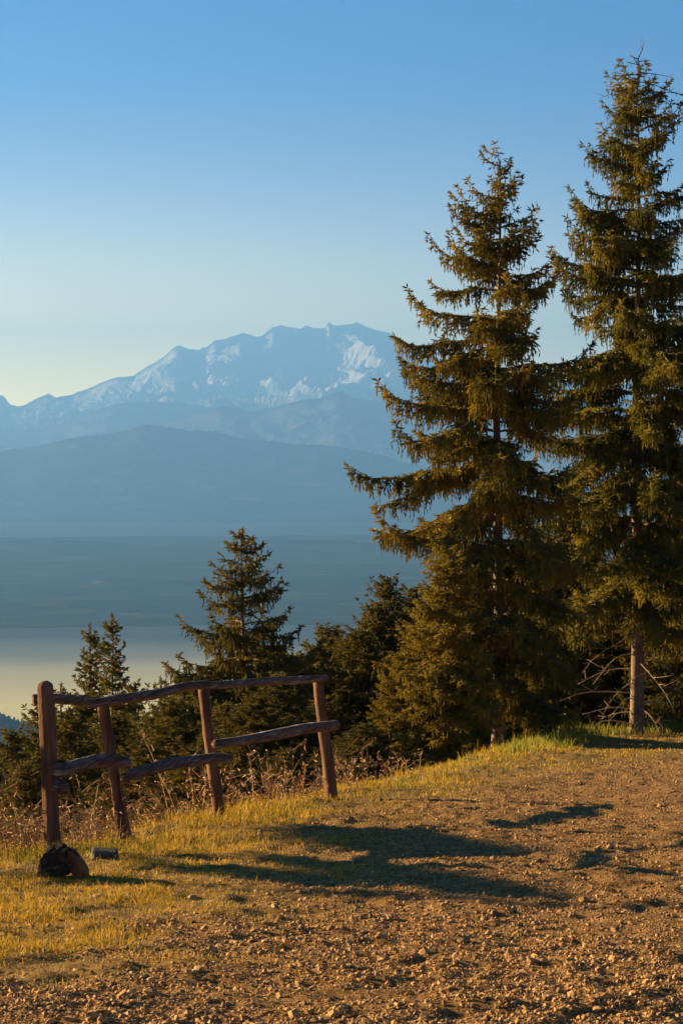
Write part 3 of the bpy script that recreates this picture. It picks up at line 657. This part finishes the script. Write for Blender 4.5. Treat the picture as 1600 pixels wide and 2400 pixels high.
me = bpy.data.meshes.new('stone_block'); bm.to_mesh(me); bm.free(); me.materials.append(M['slate'])
o = obj('stone_block', me, label='dark flat stone block lying in the grass right of the rounded post', category='stone')
o.location = (q1[0], q1[1], float(gz(*q1)) + 9 * m1); o.rotation_euler = (.05, .08, .15)

# ------------------------------------------------------------------ gravel
def scatter(n, u0, u1, v0, v1, rg, vp=1.0):
    u = rg.uniform(u0, u1, n); v = v0 + (v1 - v0) * rg.random(n) ** vp
    dx = (u - 800) / F; dz = -(v - 1200) / F
    d1 = cp + dz * sp; d2 = -sp + dz * cp
    tz = d2 / d1; y = CZ / (-tz - SL)
    ok = (-tz - SL > .004); y = np.where(ok, y, 1e6)
    x = dx / d1 * y
    ok &= (y < 95) & (y > 5)
    return x[ok], y[ok]
rg = np.random.default_rng(99)
ico_v, ico_f = None, None
def ico():
    bm = bmesh.new(); bmesh.ops.create_icosphere(bm, subdivisions=1, radius=1)
    v = np.array([x.co[:] for x in bm.verts]); f = np.array([[x.index for x in q.verts] for q in bm.faces]); bm.free(); return v, f
IV, IF = ico()
def stones(name, n, vrange, rad, rg, **props):
    x, y = scatter(n, -500, 2100, *vrange, rg)
    tf = turf_amount(x, y); keep = (rg.random(len(x)) > np.clip(tf * 1.5 - .55, 0, .94)) & (sdist(x, y, EDGE) < .3)
    patch = .55 + 1.0 * fbm(x * 1.1, y * 1.1, 3, 77); keep &= rg.random(len(x)) < np.clip(patch + .35, .15, 1)
    x, y = x[keep], y[keep]; n = len(x)
    r_ = rad(y, rg, n)
    z = gz(x, y)
    nv = 24; base = IV[None] * (1 + rg.normal(size=(nv, 12, 1)) * .24)
    which = rg.integers(0, nv, n); ang = rg.random(n) * 6.283
    sx = rg.uniform(.7, 1.45, n); sy = rg.uniform(.7, 1.2, n); sz = rg.uniform(.4, .9, n)
    B = base[which] * np.stack([sx, sy, sz], 1)[:, None] * r_[:, None, None]
    tl = rg.normal(size=n) * .3
    c, s = np.cos(tl)[:, None], np.sin(tl)[:, None]
    B = np.stack([B[..., 0] * c - B[..., 2] * s, B[..., 1], B[..., 0] * s + B[..., 2] * c], 2)
    c, s = np.cos(ang)[:, None], np.sin(ang)[:, None]
    V = np.stack([B[..., 0] * c - B[..., 1] * s + x[:, None], B[..., 0] * s + B[..., 1] * c + y[:, None], B[..., 2] + (z + r_ * sz * .4)[:, None]], 2)
    Fc = (np.arange(n)[:, None, None] * 12 + IF[None]).reshape(-1, 3)
    return obj(name, mesh_np(name, V.reshape(-1, 3), [Fc], M['gravel']), **props)
stones('gravel', 400000, (1690, 2560), lambda y, g, n: np.maximum(.0032 * np.exp(np.minimum(g.normal(size=n) * .62, 1.5)), .00026 * y * g.uniform(.6, 1.5, n)) * (1 + 1.0 * (g.random(n) < .04)), rg, kind='stuff')
# larger single stones: (u, v, half width in px)
BIG = [(232, 2108, 17, 'pale upright stone at the turf edge right of the wood chunk'), (122, 2345, 15, 'rounded stone near the lower left corner'), (310, 2335, 17, 'pale angular stone in the lower left gravel'),
       (895, 2198, 16, 'largest pale stone in the middle of the path'), (465, 2278, 15, 'brown flat stone in the left gravel'), (355, 2337, 13, 'flat stone beside the pale angular one, lower left'),
       (450, 2110, 13, 'round stone at the end of the turf below the fence'), (645, 2130, 14, 'flat stone at the gravel border under the shadow'), (1430, 1990, 12, 'rounded stone in the right part of the path'),
       (1255, 2328, 10, 'small pale stone in the lower middle gravel'), (1130, 2142, 9, 'light chip of stone on the path, middle'), (600, 2095, 10, 'brown stone at the edge of the grass, middle left'),
       (835, 2245, 8, 'small stone beneath the largest pale one'), (1500, 2210, 8, 'small dark stone in the right gravel'), (520, 2160, 9, 'stone where turf thins out, left of centre'), (430, 2380, 13, 'tan stone on the bottom border'),
       (700, 2205, 12, 'tan stone in the gravel, left of the largest pale stone'), (1205, 1985, 9, 'stone casting a short dark shadow right of centre'), (180, 2290, 11, 'tan stone in the lower left quarter')]
protos = [rock_mesh('stone', 200 + i, (1, .8, .62), M['stone'], 2) for i in range(6)]
for i, (u, v, w, lab) in enumerate(BIG):
    p = on_ground(u, v); s = w * p[1] / F
    o = obj('stone', protos[i % 6], label=lab, category='stone', group='larger stones on the path and turf')
    o.location = (p[0], p[1], float(gz(p[0], p[1])) + s * .25); o.scale = (s, s, s); o.rotation_euler = (random.uniform(-.2, .2), random.uniform(-.2, .2), random.random() * 6)

# ------------------------------------------------------------------ grass
def blades(name, x, y, h, w, rg, mat, lean=.6, **props):
    n = len(x); z = gz(x, y) - .004
    a = rg.random(n) * 6.283; la = rg.random(n) * 6.283; ln = np.abs(rg.normal(size=n)) * lean
    sx, sy = np.cos(a) * w, np.sin(a) * w; lx, ly = np.cos(la) * ln * h, np.sin(la) * ln * h
    V = np.stack([np.stack([x - sx, y - sy, z], 1), np.stack([x + sx, y + sy, z], 1),
                  np.stack([x + sx * .8 + lx * .4, y + sy * .8 + ly * .4, z + h * .6], 1), np.stack([x - sx * .8 + lx * .4, y - sy * .8 + ly * .4, z + h * .6], 1),
                  np.stack([x + lx, y + ly, z + h * np.clip(1 - .3 * ln, .4, 1)], 1)], 1).reshape(-1, 3)
    b = np.arange(n)[:, None] * 5
    return obj(name, mesh_np(name, V, [b + np.array([[0, 1, 2, 3]]), b + np.array([[3, 2, 4]])], mat), **props)
x, y = scatter(430000, -500, 2100, 1680, 2330, rg)
d = sdist(x, y, EDGE); tf = turf_amount(x, y)
tdi = sdist(x, y, TURF); dens = tf * np.clip(.42 + tdi / 2.8, .12, 1) * np.clip(.62 + 1.9 * fbm(x * 1.6, y * 1.6, 4, 51), .05, 1)
k = (rg.random(len(x)) < dens) & (d < 1.6); x, y, d = x[k], y[k], d[k]
print('grass', len(x))
h = .027 * np.exp(rg.normal(size=len(x)) * .35) * (1 + .9 * np.clip(d + 1.2, 0, 1.4)) * np.clip(1 + 1.8 * fbm(x * 2.6, y * 2.6, 3, 61), .35, 2.4) + .0004 * y
w = np.maximum(.0018, .00013 * y) * rg.uniform(.7, 1.3, len(x))
blades('short_grass', x, y, h, w, rg, M['grass'], 1.3, kind='stuff')
# dead straw lying between the blades
x, y = scatter(95000, -500, 2100, 1700, 2360, rg); d = sdist(x, y, EDGE); tf = turf_amount(x, y)
k = (rg.random(len(x)) < np.clip(tf + .12, 0, 1) * np.clip(.6 + 2 * fbm(x * 1.1, y * 1.1, 3, 88), .05, 1)) & (d < 1.0); x, y = x[k], y[k]
blades('dry_straw', x, y, (.02 + .00035 * y) * rg.uniform(.6, 1.6, len(x)), np.maximum(.0012, .00010 * y), rg, M['straw'], 2.6, kind='stuff')
x, y = scatter(1500, -400, 2000, 1800, 2350, rg); k = rg.random(len(x)) < turf_amount(x, y) * .5; x, y = x[k], y[k]
n_ = len(x); a_ = rg.random(n_) * 6.28; L_ = rg.uniform(.008, .018, n_); e1 = np.stack([np.cos(a_), np.sin(a_), rg.normal(size=n_) * .3], 1) * L_[:, None]; e2 = np.stack([-np.sin(a_), np.cos(a_), rg.normal(size=n_) * .4], 1) * L_[:, None] * .6
c_ = np.stack([x, y, gz(x, y) + .018], 1); up_ = np.array((0, 0, .004))
V = np.stack([c_ - e1, c_ - e2 + up_, c_ + e1 + up_, c_ + e2], 1).reshape(-1, 3); M['leaf'] = noise_mat('fallen_leaf', 20, [(.3, (.30, .09, .03)), (.7, (.55, .24, .07))])
obj('fallen_leaves', mesh_np('fallen_leaves', V, [np.arange(n_ * 4).reshape(-1, 4)], M['leaf']), kind='stuff')
# longer green grass tufts along the rim
n = 30000; t = rg.random(n); seg = rg.integers(5, 14, n)
ex = EDGE[seg, 0] + (EDGE[seg + 1, 0] - EDGE[seg, 0]) * t; ey = EDGE[seg, 1] + (EDGE[seg + 1, 1] - EDGE[seg, 1]) * t
ex = ex + rg.normal(size=n) * .28 + .12; ey = ey + rg.normal(size=n) * .6 - .3
cl = fbm(ex * 1.3, ey * 1.0, 3, 71); far = np.clip((ey - 36) / 10, 0, 1)
k = rg.random(n) < np.clip(.25 + 2.2 * cl, 0, 1) * (.25 + .75 * far); ex, ey, far = ex[k], ey[k], far[k]
blades('rim_grass', ex, ey, (.06 + .14 * far) * np.exp(rg.normal(size=len(ex)) * .3), np.maximum(.002, .00014 * ey), rg, M['grass_green'], .55, kind='stuff')

# ------------------------------------------------------------------ dry weeds behind the fence
def stalk(tb, p, h, r, br, rg):
    lean = rg.normal(size=2) * .28
    s = np.linspace(0, 1, 6)[:, None]
    P = p + np.concatenate([lean[None, :] * h * s ** 1.5, h * s], 1) + rg.normal(size=(6, 3)) * .012 * h
    tb.tube(P, np.linspace(r, r * .4, 6), 3, cap=False)
    for _ in range(br):
        i = rg.integers(2, 6); d = rg.normal(size=3) * .6 + (0, 0, .5); l = h * rg.uniform(.08, .28)
        q = np.linspace(0, 1, 3)[:, None]
        tb.tube(P[i] + d * l * q, [r * .6, r * .5, r * .3], 3, cap=False)
        e = P[i] + d * l
        tb.tube([e, e + rg.normal(size=3) * .012, e + rg.normal(size=3) * .03], [r * 1.2, r * 2.2, r * .6], 3, cap=False)
tb = TB(); rw = np.random.default_rng(8)
for _ in range(750):
    s = rw.random(); i = int(4 + s * 6); a, b = EDGE[i], EDGE[i + 1]; t = rw.random()
    q = a + (b - a) * t + np.array((-1, .25)) * rw.uniform(.05, 1.2) + rw.normal(size=2) * .15
    stalk(tb, np.array((q[0], q[1], float(gz(q[0], q[1])) - .02)), rw.uniform(.1, .34) + .3 * (rw.random() < .14), .0028, 5, rw)
obj('dry_weeds', tb.mesh('dry_weeds', M['weeds'], False), kind='stuff')
ST = [(322, 1700, 400, 1900, 'tall arching dry stalk between second and third post, highest of all'), (345, 1770, 420, 1905, 'dry stalk leaning right of the tallest one'), (582, 1770, 590, 1900, 'upright dry seed stalk right of the third post'),
      (625, 1785, 628, 1890, 'second upright dry seed stalk right of the third post'), (668, 1790, 655, 1880, 'dry seed stalk midway between third and fourth post'), (715, 1800, 700, 1870, 'dry stalk close to the left of the last post'),
      (480, 1800, 470, 1915, 'dry stalk just left of the third post'), (440, 1790, 450, 1920, 'bent dry stalk left of the third post'), (790, 1790, 830, 1860, 'thin dry stalk right of the last post'), (985, 1770, 975, 1830, 'dry twiggy weed between the fence and the golden trees'), (950, 1785, 953, 1830, 'thin bare stem left of the twiggy weed'), (230, 1840, 190, 1950, 'dry stalk between first and second post'), (1095, 1780, 1120, 1800, 'reddish dry tuft at the rim under the golden tree')]
for (u1, v1, u0, v0, lab) in ST:
    q = on_plane(u0, v0 + 0); y_ = min(q[1] * 1.02, 42); b = at(u0, v0, y_); b[2] = min(b[2], float(gz(b[0], b[1])) + .02); t_ = at(u1, v1, y_)
    tb = TB(); s = np.linspace(0, 1, 8)[:, None]
    P = b + (t_ - b) * s + np.array((1, 0, .3)) * .05 * np.sin(s * 3.1) * np.linalg.norm(t_ - b)
    r0 = .0045; tb.tube(P, np.linspace(r0, r0 * .45, 8), 4)
    for _ in range(16):
        i = rw.integers(2, 8); d = rw.normal(size=3) * .5 + (0, 0, .45); l = rw.uniform(.03, .11)
        tb.tube([P[i], P[i] + d * l], [r0 * .5, r0 * .35], 3); tb.tube([P[i] + d * l, P[i] + d * l + rw.normal(size=3) * .02], [r0 * 1.6, r0 * .8], 4)
    obj('dry_stalk', tb.mesh('dry_stalk', M['weeds'], False), label=lab, category='dry plant', group='dry stalks standing behind the fence')

# ------------------------------------------------------------------ haze
hz = bpy.data.materials.new('haze'); hz.use_nodes = True; nt = hz.node_tree; nt.nodes.clear()
out = nt.nodes.new('ShaderNodeOutputMaterial'); pv = nt.nodes.new('ShaderNodeVolumePrincipled')
pv.inputs['Density'].default_value = 5.6e-5; pv.inputs['Density Attribute'].default_value = ''; pv.inputs['Temperature Attribute'].default_value = ''
pv.inputs['Color'].default_value = (.13, .35, .80, 1); pv.inputs['Absorption Color'].default_value = (0, 0, 0, 1); pv.inputs['Anisotropy'].default_value = .35
nt.links.new(pv.outputs[0], out.inputs['Volume'])
x0, x1, y0, y1, z0, z1 = -82000, 82000, -31000, 47600, PLAIN - 31, 2260
V = np.array([(x, y, z) for z in (z0, z1) for y in (y0, y1) for x in (x0, x1)])
hb = obj('haze', mesh_np('haze', V, [np.array([[0, 2, 3, 1], [4, 5, 7, 6], [0, 1, 5, 4], [2, 6, 7, 3], [0, 4, 6, 2], [1, 3, 7, 5]])], hz), kind='stuff')

# ------------------------------------------------------------------ light
w = bpy.data.worlds.new('World'); sc.world = w; w.use_nodes = True; nt = w.node_tree; bg = nt.nodes['Background']
sky = nt.nodes.new('ShaderNodeTexSky'); sky.sky_type = 'NISHITA'; sky.sun_disc = False
sky.sun_elevation = SUN_EL; sky.sun_rotation = SUN_AZ; sky.altitude = 1100; sky.air_density = 1.0; sky.dust_density = 1.4; sky.ozone_density = 2.0
tc = nt.nodes.new('ShaderNodeTexCoord'); mp = nt.nodes.new('ShaderNodeMapping'); mp.inputs['Scale'].default_value = (1, 1, 2.5); mp.inputs['Location'].default_value = (0, 0, .0)
nrm = nt.nodes.new('ShaderNodeVectorMath'); nrm.operation = 'NORMALIZE'
nt.links.new(tc.outputs['Generated'], mp.inputs[0]); nt.links.new(mp.outputs[0], nrm.inputs[0]); nt.links.new(nrm.outputs[0], sky.inputs[0])
hs = nt.nodes.new('ShaderNodeHueSaturation'); hs.inputs['Saturation'].default_value = 1.95; nt.links.new(sky.outputs[0], hs.inputs['Color']); mt = nt.nodes.new('ShaderNodeVectorMath'); mt.operation = 'MULTIPLY'; mt.inputs[1].default_value = (.40, 1.0, 1.16); nt.links.new(hs.outputs[0], mt.inputs[0]); 
# warm glow low in the sky towards the sun
sp_ = nt.nodes.new('ShaderNodeSeparateXYZ'); nt.links.new(tc.outputs['Generated'], sp_.inputs[0])
def mth(op, a, b=None, c=None):
    n = nt.nodes.new('ShaderNodeMath'); n.operation = op
    for i, v in enumerate((a, b, c)):
        if v is None: continue
        if isinstance(v, (int, float)): n.inputs[i].default_value = v
        else: nt.links.new(v, n.inputs[i])
    return n.outputs[0]
el_ = mth('MULTIPLY', mth('MAXIMUM', sp_.outputs[2], 0.0), 1 / .053)
lowf = mth('EXPONENT', mth('MULTIPLY', mth('POWER', el_, 1.6), -1.0))
dt_ = nt.nodes.new('ShaderNodeVectorMath'); dt_.operation = 'DOT_PRODUCT'; nt.links.new(tc.outputs['Generated'], dt_.inputs[0]); dt_.inputs[1].default_value = (math.sin(SUN_AZ), math.cos(SUN_AZ), 0)
# higher up the sky loses the low-angle cyan cast
mh_ = nt.nodes.new('ShaderNodeMapRange'); nt.links.new(sp_.outputs[2], mh_.inputs[0]); mh_.inputs[1].default_value = .2; mh_.inputs[2].default_value = .5
tm_ = nt.nodes.new('ShaderNodeMix'); tm_.data_type = 'RGBA'; nt.links.new(mh_.outputs[0], tm_.inputs['Factor']); tm_.inputs[6].default_value = (.40, 1.0, 1.16, 1); tm_.inputs[7].default_value = (.62, .42, .50, 1)
nt.links.new(tm_.outputs[2], mt.inputs[1])
mr_ = nt.nodes.new('ShaderNodeMapRange'); nt.links.new(dt_.outputs['Value'], mr_.inputs[0]); mr_.inputs[1].default_value = .2; mr_.inputs[2].default_value = .65; mr_.inputs[3].default_value = .25; mr_.inputs[4].default_value = .95
gf = mth('MULTIPLY', lowf, mr_.outputs[0])
gm = nt.nodes.new('ShaderNodeMix'); gm.data_type = 'RGBA'; nt.links.new(gf, gm.inputs['Factor']); nt.links.new(mt.outputs[0], gm.inputs[6]); gm.inputs[7].default_value = (60, 40, 8, 1)
nt.links.new(gm.outputs[2], bg.inputs[0]); bg.inputs[1].default_value = .0365
sl = bpy.data.lights.new('sun', 'SUN'); so = bpy.data.objects.new('sun', sl); C.objects.link(so)
sl.energy = 5; sl.angle = R(.5); sl.color = (1, .65, .29)
so.rotation_euler = Vector(sdir).to_track_quat('Z', 'Y').to_euler()
sc.view_settings.view_transform = 'Standard'; sc.view_settings.look = 'None'; sc.view_settings.gamma = 1; sc.view_settings.exposure = 2.4
sc.cycles.max_bounces = 5; sc.cycles.diffuse_bounces = 2; sc.cycles.glossy_bounces = 2; sc.cycles.transmission_bounces = 2; sc.cycles.volume_bounces = 2
sc.cycles.use_denoising = True
